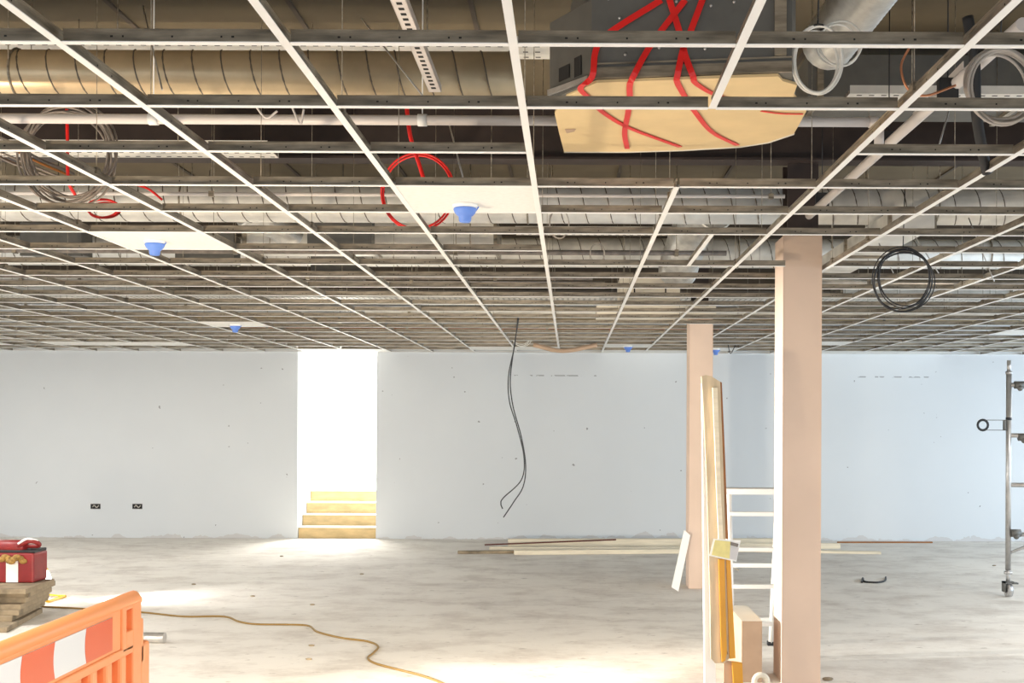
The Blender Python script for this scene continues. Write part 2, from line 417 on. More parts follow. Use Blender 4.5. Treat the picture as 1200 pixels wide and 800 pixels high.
detector(kx(3) + .3, ry(20) + .2, 'tiny distant smoke detector with blue cover between the two columns')
tile(18, 5, 'white far ceiling tile just right of the near column')
tile(15, 8, 'white far ceiling tile at the right edge of the picture')
for k in (-6, -5): tile(21, k, 'white cut ceiling tile against the back wall above the doorway', 'cut tiles above the doorway')
for k in (1, 2): tile(21, k, 'white cut ceiling tile against the back wall left of the far column', 'cut tiles left of the far column')
for k in (6, 7, 8): tile(21, k, 'white cut ceiling tile against the back wall at the right', 'cut tiles along the right back wall')

# ================================================================ COLUMNS
def column(x0, x1, y0, y1, ztop, label, stub=None):
    t = thing('column', label, 'column', ((x0 + x1) / 2, (y0 + y1) / 2, 0))
    MB().box(x0, x1, y0, y1, 0, ztop).build('casing', M['clad'], t, bevel=.004)
    m = MB()
    for x in (x0, x1):
        m.box(x - .0015, x + .0015, y0 - .0015, y0 + .03, 0, ztop)
    m.build('corner_bead', M['clad'], t)
    if stub:
        a, b = stub; yc = (y0 + y1) / 2
        m = MB().box(a, b, y0 + .06, y0 + .075, ztop - .1, SZ - .38).box(a, b, y1 - .075, y1 - .06, ztop - .1, SZ - .38).box((a + b) / 2 - .005, (a + b) / 2 + .005, y0 + .07, y1 - .07, ztop - .1, SZ - .38)
        m.build('steel_core', M['steelp'], t)
    return t
column(1.368, 1.615, 7.3, 7.6, 2.88, 'near pinkish plasterboard-cased square column with bare dark steel above it', (1.405, 1.605))
column(1.205, 1.437, 11.45, 11.75, 2.735, 'far pinkish plasterboard-cased square column behind the leaning planks', (1.24, 1.40))
struct(MB().box(XL, XR, 7.33, 7.345, 3.37, SZ).box(XL, XR, 7.26, 7.42, 3.355, 3.37), 'trim_5', M['steelp'])
m = MB().box(0.26, 1.46, 11.38, 11.82, 2.736, 2.845)
lone(m, 'bulkhead', M['cream'], 'pale boxed beam casing resting on top of the far column', 'bulkhead')

# ================================================================ SERVICES IN THE VOID
def hel(x0, x1, y, z, r, pitch, rr=.004, n=14):
    m = MB(); pts = []; k = 0; tot = (x1 - x0) / pitch * n
    while k <= tot:
        a = 2 * math.pi * k / n; pts.append((x0 + pitch * k / n, y + (r + .001) * math.cos(a), z + (r + .001) * math.sin(a))); k += 1
    return m.tube(pts, rr, 4)
def spiral_duct(x0, x1, y, z, r, pitch, label, mt):
    t = thing('spiral_duct', label, 'duct', ((x0 + x1) / 2, y, z - r))
    MB().tube([(x0, y, z), (x1, y, z)], r, 32).build('duct_shell', mt, t)
    hel(x0, x1, y, z, r, pitch, .0045).build('seam', M['seam'], t)
    x = x0 + 1.0
    while x < x1 - .2:
        m = MB(); m.tube([(x, y + (r + .004) * math.cos(a), z + (r + .004) * math.sin(a)) for a in [R(d) for d in range(0, 360, 15)]], .006, 4, closed=True)
        m.tube([(x, y - r, z), (x, y - r, SZ)], .003, 4).tube([(x, y + r, z), (x, y + r, SZ)], .003, 4)
        m.build('hanger_band', M['galv'], t); x += 2.4
    return t
d1 = spiral_duct(-6.0, -0.25, 5.35, 3.30, 0.112, 0.135, 'long warm-toned spiral duct across the upper left, nearest duct', M['ductb'])
d2 = spiral_duct(-8.5, 1.50, 7.95, 3.20, 0.135, 0.17, 'long spiral duct across the void left of the near column', M['duct'])
d3 = spiral_duct(1.54, 6.5, 7.95, 3.20, 0.135, 0.17, 'bluish spiral duct right of the near column', M['duct'])
d4 = spiral_duct(-9.0, 8.5, 10.9, 3.30, 0.14, 0.2, 'distant spiral duct running across above the far column', M['duct'])
# flexible ducts
def flex(pts, r, label, mt='foil', n=40):
    c = bez(pts, n); P = []; rr = []
    for i, p in enumerate(c): P.append(p); rr.append(r * (1.0 if i % 2 else .93))
    return lone(MB().tube(P, rr, 20), 'flexible_duct', M[mt], label, 'duct')
flex([W(838, 245, 8.6), W(815, 262, 9.0), W(800, 298, 9.3), W(794, 318, 9.55)], 0.165, 'foil flexible duct bending down left of the near column', n=26)
flex([W(285, 248, 8.6), W(320, 262, 8.8), W(345, 281, 8.95)], 0.11, 'foil flexible duct at the left behind the spiral duct', n=26)
flex([W(1042, -45, 4.2), W(1005, 5, 4.55), W(968, 55, 4.9)], 0.115, 'large foil duct coming down to the right of the ceiling unit', n=22)
# rectangular duct running away
t = thing('rectangular_duct', 'galvanised rectangular duct running away behind the hanging black coil', 'duct', (2.33, 9.5, 2.93))
MB().box(2.07, 2.34, 7.3, 11.2, 2.93, 3.05).build('duct_shell', M['duct'], t)
for y in (7.32, 8.5, 9.7, 10.8): MB().box(2.05, 2.36, y, y + .03, 2.91, 3.055).build('flange', M['galv'], t)
for sx in (2.07, 2.34): MB().tube([(sx, 9.0, 3.06), (sx, 9.0, SZ)], .004, 5).build('drop_rod', M['galv'], t)
t = thing('rectangular_duct', 'dark rectangular duct high up at the right beside the cable tray', 'duct', (3.0, 5.9, 3.42))
MB().box(1.25, 4.5, 6.0, 6.5, 3.40, 3.62).build('duct_shell', M['acgrey'], t)
for x in (1.3, 2.4, 3.5): MB().box(x, x + .03, 5.98, 6.52, 3.38, 3.64).build('flange', M['galv'], t)
# white pipes
t = thing('waste_pipe', 'white plastic pipe running across behind the ceiling unit with elbow at its right end', 'pipe', (-1, 5.08, 3.03))
a = W(-60, 134, 5.08); b = W(650, 140, 5.08); c = W(1026, 141, 5.08); d = W(1030, 170, 5.08)
a.z = b.z = c.z = 3.02
MB().tube([a, c - Vector((.03, 0, 0))], .022, 14).build('pipe_run', M['pvc'], t)
MB().tube([c - Vector((.03, 0, 0)), c, c + Vector((.012, 0, -.012)), Vector((c.x + .016, c.y, c.z - .03))], .025, 14).build('elbow', M['pvc'], t)
MB().tube([(c.x + .016, c.y, c.z - .03), (c.x + .016, c.y, d.z)], .022, 14).build('pipe_drop', M['pvc'], t)
for px in (180, 495, 800): q = W(px, 130, 5.08); MB().tube([(q.x - .02, 5.08, 3.02), (q.x + .02, 5.08, 3.02)], .027, 14).tube([(q.x, 5.08, 3.04), (q.x, 5.08, SZ)], .003, 5).build('pipe_clip', M['white'], t)
t = thing('waste_pipe', 'white plastic pipe running away from the upper right towards the near column', 'pipe', (1.5, 5.7, 3.0))
MB().tube([(1.59, 4.0, 3.08), (1.53, 5.38, 3.02), (1.50, 7.15, 2.98)], .025, 14).build('pipe_run', M['pvc'], t)
for y in (4.6, 5.45, 6.9): MB().box(1.49, 1.57, y, y + .03, 2.985, 3.075).tube([(1.53, y + .015, 3.05), (1.53, y + .015, SZ - .4 if y > 7.2 else SZ)], .003, 5).build('pipe_clip', M['black'], t)
# unistrut
def channel(a, b, label, mt='galv', wd=.045):
    a, b = Vector(a), Vector(b); d = (b - a); Lg = d.length; q = d.to_track_quat('Y', 'Z'); T = Matrix.Translation(a) @ q.to_matrix().to_4x4()
    m = MB(); h = wd / 2
    m.box(-h, h, 0, Lg, 0, .003, 0, T).box(-h, -h + .003, 0, Lg, 0, .03, 0, T).box(h - .003, h, 0, Lg, 0, .03, 0, T)
    y = .03
    while y < Lg - .03: m.box(-.010, .010, y, y + .022, -.0008, .001, 1, T); y += .05
    return lone(m, 'strut_channel', [M[mt], M['dark']], label, 'strut')
channel(W(463, -8, 3.85), W(510, 108, 4.95), 'perforated galvanised strut channel hanging at top centre-left', 'pvc', .055)
channel(G(1075, 140, 3.12), G(1135, 80, 3.14), 'short perforated strut beside the white pipe, upper right', 'pvc')
def tray(x0, x1, y0, y1, z, label, col='duct'):
    t = thing('cable_tray', label, 'cable tray', ((x0 + x1) / 2, (y0 + y1) / 2, z))
    m = MB().box(x0, x1, y0, y1, z, z + .002, 0).box(x0, x1, y0 - .001, y0 + .001, z, z + .04).box(x0, x1, y1 - .001, y1 + .001, z, z + .04)
    x = x0 + .04
    while x < x1 - .04:
        for yy in (y0 + .03, (y0 + y1) / 2, y1 - .03): m.box(x, x + .025, yy - .006, yy + .006, z - .001, z + .0005, 1)
        x += .06
    m.build('tray_bed', [M[col], M['dark']], t)
    x = x0 + .3
    while x < x1:
        MB().tube([(x, y0, z), (x, y0, SZ)], .003, 5).build('drop_rod', M['galv'], t); x += 1.5
    m = MB()
    for i in range(5):
        yy = y0 + .03 + i * (y1 - y0 - .06) / 4; m.tube([(x0, yy, z + .014), (x1, yy, z + .014)], .009, 6)
    m.build('cable', M['greycable'], t, kind='stuff')
    return t
tray(-4.0, -0.1, 5.50, 5.72, 3.50, 'perforated cable tray above the nearest spiral duct, upper left')
tray(1.35, 4.0, 5.5, 5.75, 3.27, 'bluish perforated cable tray at upper right')
tray(-7.0, -1.7, 6.35, 6.6, 3.2, 'perforated cable tray behind the big grey cable coil')
tray(-0.45, 1.1, 9.2, 9.4, 3.22, 'cable tray above and left of the cream box')
tray(-8.0, 8.0, 12.6, 12.8, 3.05, 'long distant cable tray near the back wall')
# thin pipes far off
random.seed(11)
far = [(-7.0, 0.3, 9.9, 2.87, .030, 'pvc', 'long pale pipe low in the void over the left half'), (-8, 0.2, 10.3, 2.98, .018, 'greycable', 'thin dark pipe in the void over the left half'),
       (-8, -1.6, 12.1, 2.90, .05, 'alu', 'lagged silver pipe above the left wall sockets'), (-2.4, 7.5, 13.3, 2.98, .055, 'duct', 'silver pipe above the timber on the floor'),
       (2.0, 8.0, 9.6, 2.86, .03, 'alu', 'thin silver pipe right of the near column'), (1.8, 8.0, 12.2, 2.88, .06, 'duct', 'thicker silver pipe far right near the back wall'),
       (-8.5, 7.5, 15.3, 2.82, .03, 'pvc', 'pale pipe just in front of the back wall'), (-8.5, 8, 14.2, 2.95, .04, 'ductb', 'brownish pipe spanning the void by the back wall'),
       (-6.5, 1.2, 8.75, 2.98, .02, 'greycable', 'dark conduit behind the long spiral duct'), (-4.2, 2.8, 13.8, 2.80, .016, 'copper', 'thin reddish pipe near the back wall'),
       (-4.4, 1.3, 6.9, 3.05, .012, 'pvc', 'thin pale conduit over the nearest white tile')]
for x0, x1, y, z, r, mt, lb in far:
    t = thing('service_pipe', lb, 'pipe', ((x0 + x1) / 2, y, z - r))
    MB().tube([(x0, y, z), (x1, y, z)], r, 12).build('pipe_run', M[mt], t)
    x = x0 + .5
    while x < x1:
        MB().box(x, x + .03, y - r - .004, y + r + .004, z - r - .004, z + r + .004).tube([(x + .015, y, z + r), (x + .015, y, SZ if not (11.9 < y < 12.25 or 14.6 < y < 14.95) else SZ - .38)], .003, 4).build('pipe_clip', M['galv'], t); x += 1.7
for x0, x1, y, lb in ((-7.6, -4.6, 12.95, 'flat steel duct above the left wall sockets'), (-2.6, -0.6, 9.05, 'flat steel duct above the doorway side'), (3.2, 6.5, 13.4, 'flat steel duct at the far right')):
    t = thing('rectangular_duct', lb, 'duct', ((x0 + x1) / 2, y, 3.0)); zz = 3.06 if y < 10 else 3.1
    MB().box(x0, x1, y, y + .5, zz, zz + .2).build('duct_shell', M['duct'], t)
    xx = x0
    while xx <= x1: MB().box(xx - .015, xx + .015, y - .02, y + .52, zz - .02, zz + .22).build('flange', M['galv'], t); xx += 1.0
    for xx in (x0 + .2, x1 - .2): MB().tube([(xx, y, zz), (xx, y, SZ)], .004, 5).build('drop_rod', M['galv'], t)
# cream box with dark slots
t = thing('fan_coil_box', 'cream box with dark vertical slots above the far grid, left of the far column', 'ventilation box', (.68, 10.0, 2.76))
a = W(726, 352, 9.7); b = W(797, 325, 9.7)
MB().box(a.x, b.x, 9.7, 10.2, a.z, b.z).build('casing', M['cream'], t, bevel=.004)
for px in (743.5, 780): q = W(px, 340, 9.7); MB().box(q.x - .006, q.x + .006, 9.694, 9.70, a.z + .03, b.z - .03).build('slot', M['dark'], t)
MB().tube([(a.x + .05, 9.9, b.z), (a.x + .05, 9.9, SZ)], .004, 5).tube([(b.x - .05, 9.9, b.z), (b.x - .05, 9.9, SZ)], .004, 5).build('drop_rod', M['galv'], t)

# ---------------------------------------------------------------- coils
def coil(cx_px, cy_px, Y, rx, rz, n, r, mt, label, spread=.02, jit=.012, seed=1, tie=True, cat='cable coil', mt2=None):
    random.seed(seed); c = W(cx_px, cy_px, Y)
    t = thing('cable_coil', label, cat, (c.x, c.y, c.z - rz))
    m = MB()
    for i in range(n):
        ox, oz, oy = [random.uniform(-jit, jit) for _ in range(3)]; a0 = random.uniform(0, 6); k = random.uniform(.92, 1.05)
        pts = [(c.x + ox + rx * k * math.cos(a), c.y + oy + spread * math.sin(a + a0), c.z + oz + rz * k * math.sin(a)) for a in [2 * math.pi * j / 40 for j in range(40)]]
        m.tube(pts, r, 6, closed=True)
    m.build('cable_loops', M[mt], t)
    if tie:
        m = MB().tube([(c.x + .018 * math.cos(a) * 1.3, c.y + .03 * math.sin(a), c.z + rz) for a in [2 * math.pi * j / 12 for j in range(12)]], .004, 5, closed=True)
        m.tube([(c.x, c.y, c.z + rz), (c.x + .01, c.y, min(c.z + rz + .35, SZ))], .003, 4); m.build('cable_tie', M['black'], t)
    return t
coil(80, 181, 5.62, .215, .235, 8, .0055, 'greycable', 'large coil of grey-brown cables hanging above the grid at the left', .05, .022, 2)
coil(958, 70, 3.95, .084, .112, 3, .0048, 'whitecable', 'white cable coil hanging right of the ceiling unit, larger of the two', .02, .006, 3)
coil(984, 52, 4.1, .082, .085, 2, .004, 'whitecable', 'smaller white cable coil overlapping the larger one by the ceiling unit', .02, .004, 4, False)
coil(1172, 99, 3.95, .118, .126, 6, .0055, 'palecable', 'coil of pale grey cables at the upper right edge beside the black hose', .02, .012, 5)
coil(1058, 328, 6.5, .172, .176, 7, .0034, 'black', 'black cable coil hanging below the grid right of the near column', .04, .020, 6)
coil(491, 228, 6.1, .205, .205, 2, .006, 'red', 'loose loop of red cable above the grid beside the nearest white tile', .05, .012, 8, False)
coil(122, 246, 6.1, .09, .045, 2, .007, 'red', 'small red cable loop below the large grey coil', .02, .008, 9, False)
coil(655, 262, 7.0, .06, .09, 2, .003, 'palecable', 'thin pale wire loop right of the central main tee', .02, .005, 10, False)
coil(700, 297, 8.4, .055, .08, 2, .003, 'palecable', 'thin pale wire loop above the cream box', .02, .005, 12, False)
coil(612, 395, 14.0, .11, .10, 3, .005, 'whitecable', 'distant white cable loops by the top of the hanging black cables', .03, .02, 13, False)
def cable(pts, r, mt, label, name='cable', cat='cable', n=10, seg=6):
    return lone(MB().tube(bez(pts, n), r, seg), name, M[mt], label, cat)
cable([W(1134, 20, 4.3), W(1142, 70, 4.3), W(1144, 130, 4.35), W(1152, 180, 4.45), W(1157, 202, 4.5)], .021, 'black', 'thick black hose hanging beside the pale cable coil, upper right', 'hose', 'hose', seg=12)
cable([W(476, 120, 5.9), W(481, 160, 5.9), W(492, 195, 5.9), W(498, 215, 5.9)], .012, 'red', 'short flat red cable dropping beside the red loop')
cable([W(78, 100, 5.75), W(79, 160, 5.75), W(80, 210, 5.75), W(88, 228, 5.85)], .009, 'red', 'red cable dropping through the large grey coil')
cable([W(160, 216, 6.2), W(175, 222, 6.2), W(190, 234, 6.2)], .007, 'red', 'short red cable end right of the large grey coil')
cable([W(1066, 55, 4.4), W(1056, 78, 4.4), W(1064, 104, 4.4), W(1085, 112, 4.4), W(1120, 100, 4.4)], .005, 'copper', 'curved copper tube left of the pale cable coil')
cable([W(300, 125, 4.95), W(312, 138, 4.95), W(325, 130, 4.95)], .005, 'pvc', 'small white cable hook by the long white pipe, left')
cable([W(342, 125, 4.95), W(352, 145, 4.95), W(356, 128, 4.95)], .005, 'pvc', 'small white cable hook by the long white pipe, right')
# two cables hanging to waist height
cable([W(607, 372, 10.8), W(603, 405, 10.8), W(596, 440, 10.8), W(597, 470, 10.8), W(606, 500, 10.8), W(614, 535, 10.8), W(611, 562, 10.8), W(590, 583, 10.8), W(587, 590, 10.8), W(589, 596, 10.8)], .0062, 'black', 'thin black cable hanging in front of the wall, the one with the hooked end', seg=6)
cable([W(608, 372, 10.85), W(602, 410, 10.85), W(598, 445, 10.85), W(601, 475, 10.85), W(611, 512, 10.85), W(616, 545, 10.85), W(613, 570, 10.85), W(602, 588, 10.85), W(590, 606, 10.85)], .0062, 'black', 'thin black cable hanging in front of the wall, the longer straight-ended one', seg=6)
cable([W(625, 404, 14.0), W(660, 411, 14.0), W(700, 404, 14.0)], .03, 'cardtan', 'sagging tan strap lying in the far grid beyond the cables')
cable([W(853, 402, 14.7), W(856, 414, 14.7), W(862, 404, 14.7)], .006, 'black', 'short black lead under the detector between the columns')

# loose odds and ends in the void
t = thing('cable_bundle', 'thick bundle of brown cables sagging in at the far upper left edge', 'cable bundle', tuple(W(20, 190, 5.9)))
for i in range(7):
    dy, dz = .03 * math.cos(i * .9), .03 * math.sin(i * .9)
    MB().tube(bez([W(-40, 150 + i, 5.9) + Vector((0, dy, dz)), W(10, 172 + 1.5 * i, 5.9) + Vector((0, dy, dz * 1.5)), W(45, 190 + i, 5.95) + Vector((0, dy, dz)), W(85, 207 + i, 6.1) + Vector((0, dy, dz))], 6), .0065, 5).build('cable', M['brown' if i % 3 == 0 else 'greycable'], t)
for a, b, lb in (((424, 22, 5.2), (500, 118, 4.6), 'left of the strut channel'), ((166, 0, 5.8), (190, 105, 4.6), 'in front of the nearest spiral duct'), ((525, 140, 5.2), (543, 210, 5.0), 'right of the red loop'),
                 ((1112, 130, 5.2), (1100, 172, 5.0), 'left of the black hose'), ((1068, 270, 7.6), (1100, 320, 7.4), 'through the hanging black coil'),
                 ((1135, 255, 7.6), (1165, 330, 7.6), 'at the right beyond the black coil'), ((1030, 285, 7.6), (1047, 320, 7.6), 'left of the hanging black coil')):
    lone(MB().tube([W(*a), W(*b)], .004, 5), 'brace_wire', M['alu'], 'slanting brace wire in the void ' + lb, 'wire')
for px, pz, Y, lb in ((398, 268, 8.5, 'right of the left foil duct'), (240, 285, 9.3, 'left of the foil duct'), (60, 262, 8.9, 'far left behind the grid'), (395, 305, 10.4, 'left of centre over the door side')):
    p = W(px, pz, Y); lone(MB().box(p.x - .22, p.x + .22, Y, Y + .25, 2.98, 3.2).box(p.x - .24, p.x + .24, Y - .01, Y + .02, 2.96, 3.22).tube([(p.x, Y + .12, 3.2), (p.x, Y + .12, SZ)], .004, 5), 'junction_housing', M['acgrey'], 'dark steel housing hung in the void, ' + lb, 'housing')
# ---------------------------------------------------------------- ceiling unit
ZB = 2.875
u = thing('ceiling_unit', 'grey ceiling cassette unit covered with buff cardboard underneath, top right', 'air conditioner', (.35, 4.4, ZB))
pl = [G(693, 97, ZB), G(928, 89, ZB), G(932, 145, ZB), G(668, 160, ZB)]
MB().prism([(p.x, p.y) for p in pl], ZB + .012, 3.42).build('casing', M['acgrey'], u)
wg = [G(644, 119, ZB), G(693, 97, ZB), G(668, 150, ZB)]
MB().prism([(p.x, p.y) for p in wg], ZB + .005, 3.17).build('side_casing', M['acgrey'], u)
fl, fr = pl[0], pl[1]; d = (fr - fl).normalized(); nrm = Vector((d.y, -d.x, 0))
def fpt(s, z, o=0): p = fl + d * s + nrm * o; return Vector((p.x, p.y, z))
LF = (fr - fl).length
m = MB(); m.slab([fpt(0, ZB + .012), fpt(LF, ZB + .012), fpt(LF, ZB + .05), fpt(0, ZB + .05)], nrm * .012)
m.slab([fpt(0, ZB + .062), fpt(LF, ZB + .062), fpt(LF, ZB + .068), fpt(0, ZB + .068)], nrm * .006)
m.build('bottom_flange', M['galv'], u)
m = MB()
for s, z in [(.06, 3.17), (.1, 3.10), (.20, 3.17), (.22, 3.14), (.30, 3.15), (.42, 3.13), (.50, 3.14), (.55, 3.17), (.12, 2.97), (.24, 2.99), (.40, 2.98), (.52, 2.99), (.63, 2.98), (.60, 3.16), (.36, 3.19)]:
    m.ball(fpt(s, z, .002), .006, seg=8, rings=4)
m.build('rivet', M['alu'], u, kind='stuff')
m = MB(); s0 = fpt(LF - .05, ZB + .05); m.slab([fpt(LF - .06, ZB + .07), fpt(LF - .02, ZB + .07), fpt(LF - .02, 3.4), fpt(LF - .06, 3.4)], nrm * .02); m.build('mounting_bracket', M['galv'], u)
a, b = wg[0], wg[1]; dd = (b - a); n2 = Vector((dd.y, -dd.x, 0)).normalized()
m = MB()
def wpt(s, z): p = a + dd * s + n2 * .002; return Vector((p.x, p.y, z))
m.slab([wpt(.25, 2.93), wpt(.5, 2.93), wpt(.5, 2.98), wpt(.25, 2.98)], n2 * .002); m.slab([wpt(.62, 2.92), wpt(.78, 2.92), wpt(.78, 2.99), wpt(.62, 2.99)], n2 * .002)
m.build('cable_slot', M['dark'], u)
m = MB(); m.slab([wpt(.02, 2.895), wpt(.98, 2.885), wpt(.98, 2.90), wpt(.02, 2.915)], n2 * .012); m.build('bracket_rail', M['alu'], u)
for p in pl: MB().tube([(p.x * .9 + .03, p.y + .02 if p.y < 4.3 else p.y - .06, 3.4), (p.x * .9 + .03, p.y + .02 if p.y < 4.3 else p.y - .06, SZ)], .005, 6).build('drop_rod', M['galv'], u)
cp = [(661, 178), (655, 155), (650, 133), (664, 112), (699, 97), (800, 93), (912, 89.5), (917, 95), (934, 100), (930, 112), (945, 130), (936, 147), (930, 157), (900, 167), (868, 172), (800, 176), (735, 178)]
P3 = [G(x, y, ZB) for x, y in cp]
m = MB(); m.slab(P3, (0, 0, .010)); m.build('cardboard_cover', M['card'], u)
m = MB(); m.tube([P3[i] + Vector((0, 0, .002)) for i in (12, 13, 14, 15, 16, 0)], .006, 6); m.build('torn_edge', M['cream'], u)
m = MB(); m.slab([G(662, 151, ZB - .001), G(675, 151, ZB - .001), G(673, 154, ZB - .001), G(664, 156, ZB - .001)], (0, 0, -.001)); m.build('scuff', M['cardtan'], u)
def ribbon(front, under, label, wd=.011):
    pts = []
    for x, y in front:
        p0 = W(x, y, 4.0); # intersect ray with the unit's front plane
        o = Vector((0, 0, EYE)); r = (p0 - o); tt = (fl + nrm * .016 - o).dot(nrm) / r.dot(nrm); pts.append(o + r * tt)
    nf = len(pts)
    for x, y in under: pts.append(G(x, y, ZB - .004))
    c = bez(pts, 5); m = MB(); n = len(c); vs = []
    for i, p in enumerate(c):
        t_ = (c[min(i + 1, n - 1)] - c[max(i - 1, 0)]).normalized(); nr = nrm if i < (nf - .5) * 5 else Vector((0, 0, -1))
        s = t_.cross(nr).normalized() * wd
        vs += [p - s, p + s, p + s + nr * .002, p - s + nr * .002]
    fs = []
    for i in range(n - 1):
        for j in range(4): fs.append((4 * i + j, 4 * i + (j + 1) % 4, 4 * i + 4 + (j + 1) % 4, 4 * i + 4 + j))
    fs += [(0, 1, 2, 3), (4 * n - 1, 4 * n - 2, 4 * n - 3, 4 * n - 4)]
    m.add(vs, fs)
    return lone(m, 'red_strap', M['red'], label, 'strap', 'red straps round the ceiling unit')
ribbon([(775, 0), (712, 40), (698, 60), (694, 90)], [(680, 103), (692, 116), (706, 131), (738, 150), (797, 172)], 'leftmost red strap on the ceiling unit, running off to the left corner')
ribbon([(803, 0), (772, 40), (757, 62), (742, 90)], [(738, 100), (738, 116), (736, 132), (732, 155), (735, 174)], 'second red strap from the left on the ceiling unit, dropping nearly straight')
ribbon([(783, -5), (797, 40), (803, 65), (812, 89)], [(815, 97), (832, 108), (852, 116)], 'red strap crossing to the lower right on the ceiling unit, shortest underneath')
ribbon([(825, -5), (808, 40), (800, 60), (794, 88)], [(794, 97), (804, 115), (816, 133), (835, 155), (864, 170)], 'red strap starting rightmost at the top of the ceiling unit')
ribbon([], [(892, 130), (915, 133), (941, 133.5)], 'short red strap end at the right edge of the cardboard', .006)

# ================================================================ WALL DETAILS
for px, lb in ((112, 'recessed socket box on the left of the pair, low on the back wall'), (161, 'recessed socket box on the right of the pair, low on the back wall')):
    c = W(px, 593, WY); t = thing('socket_box', lb, 'socket', (c.x, WY, c.z), 'open socket boxes in the back wall')
    x, z = c.x, c.z
    MB().box(x - .07, x + .07, WY - .004, WY + .0, z - .04, z + .04).build('back_box', M['dark'], t)
    MB().box(x - .07, x + .07, WY - .008, WY - .004, z + .033, z + .042).box(x - .07, x + .07, WY - .008, WY - .004, z - .042, z - .035).build('rim', M['alu'], t)
    MB().tube(bez([(x - .04, WY - .008, z - .01), (x - .01, WY - .02, z + .015), (x + .02, WY - .014, z - .015), (x + .05, WY - .01, z + .012)], 5), .008, 5).build('wire_tail', M['palecable'], t)

# ================================================================ FLOOR THINGS
def beam(a, b, w_, h, name, mt, label, cat='timber', group=None, z=0.0, tilt=0.0):
    """a,b: plan ends (x,y); lies flat with bottom at z"""
    a = Vector((a[0], a[1], z)); b = Vector((b[0], b[1], z + tilt)); d = b - a; Lg = d.length; T = Matrix.Translation(a) @ d.to_track_quat('X', 'Z').to_matrix().to_4x4()
    m = MB(); 
    def bb(x0, x1, y0, y1, z0, z1): m.box(x0, x1, y0, y1, z0, z1, 0, T)
    bb(0, Lg, -w_ / 2, w_ / 2, 0, h)
    return lone(m, name, M[mt], label, cat, group, bevel=.002)
g = 'timber lengths along the back wall'
beam((-.83, 15.3), (2.9, 15.5), .10, .10, 'timber_length', 'timber', 'thickest pale timber at the back of the pile along the wall', group=g)
beam((-.70, 14.35), (1.75, 14.62), .09, .055, 'timber_length', 'timber', 'front pale batten of the floor timber pile', group=g)
beam((-1.42, 14.42), (-.70, 14.5), .09, .035, 'timber_length', 'timberg', 'short dull timber at the left end of the pile', group=g)
beam((-1.05, 14.85), (1.55, 15.0), .08, .04, 'timber_length', 'timber', 'thin batten in the middle of the floor pile', group=g)
beam((1.95, 14.85), (4.0, 14.6), .12, .03, 'timber_length', 'timber', 'flat board reaching out furthest right of the near column', group=g)
beam((1.7, 15.12), (3.62, 15.2), .06, .07, 'timber_length', 'timber', 'pale batten ending just right of the near column', group=g)
beam((-1.12, 14.97), (.62, 15.12), .02, .018, 'metal_rod', 'maroon', 'thin dark rod lying on the timber pile', 'rod', z=.045, tilt=.06)
beam((3.75, 15.9), (5.1, 15.95), .03, .02, 'metal_rod', 'brown', 'thin brown rod lying along the foot of the wall at right', 'rod')
# offcut leaning at the far column
m = MB(); m.slab([W(787, 685, 11.3), W(795, 690, 11.25), W(809, 624, 11.3), W(802, 618, 11.35)], (.0, .03, 0))
o = lone(m, 'board_offcut', M['white'], 'small white board offcut leaning against the far column', 'board')
o.location.z = 0.001
# cable across floor
pts = [(-60, 706), (20, 709), (100, 713), (165, 717), (215, 722), (262, 722), (280, 728), (300, 731), (340, 731.5), (362, 733), (372, 740), (400, 747), (430, 751), (443, 757), (437, 765), (431, 771), (440, 777), (462, 783), (490, 790), (508, 796), (525, 803)]
cable([G(x, y, .008) for x, y in pts], .008, 'cable', 'ochre extension flex snaking across the concrete floor', 'extension_flex', 'cord', 6)
cable([G(1010, 682, .01), G(1011, 677, .01), G(1013, 681, .01), G(1022, 682, .01), G(1030, 682, .01), G(1037, 680, .01), G(1038, 676, .01)], .010, 'black', 'short bent black cable offcut lying on the floor at right', 'cable_offcut', 'cable')
# crumbs of rubble
random.seed(5)
cr = ['right of the glowing lamp beam', 'right of the beam, towards the floor centre', 'just above the extension flex', 'just below the middle of the extension flex', 'a little below the mid flex, second one there', 'left of the scaffold castor', 'at the foot of the near column', 'on the far floor below the doorway side', 'on the floor below the doorway steps']
for i, (px, py) in enumerate([(227, 685), (296, 699), (366, 709), (365, 757), (362, 773), (1165, 663), (970, 797), (424, 673), (330, 652)]):
    c = G(px, py, 0); m = MB(); r = .02 if i != 6 else .03
    vs = [(c.x + random.uniform(-r, r), c.y + random.uniform(-r, r), 0) for _ in range(1)]
    m.ball((c.x, c.y, r * .35), r, seg=6, rings=4, sc=(1.3, .7, .4))
    lone(m, 'rubble_crumb', M['timberg'], 'small dark crumb of rubble ' + cr[i], 'debris', 'crumbs of rubble on the floor')

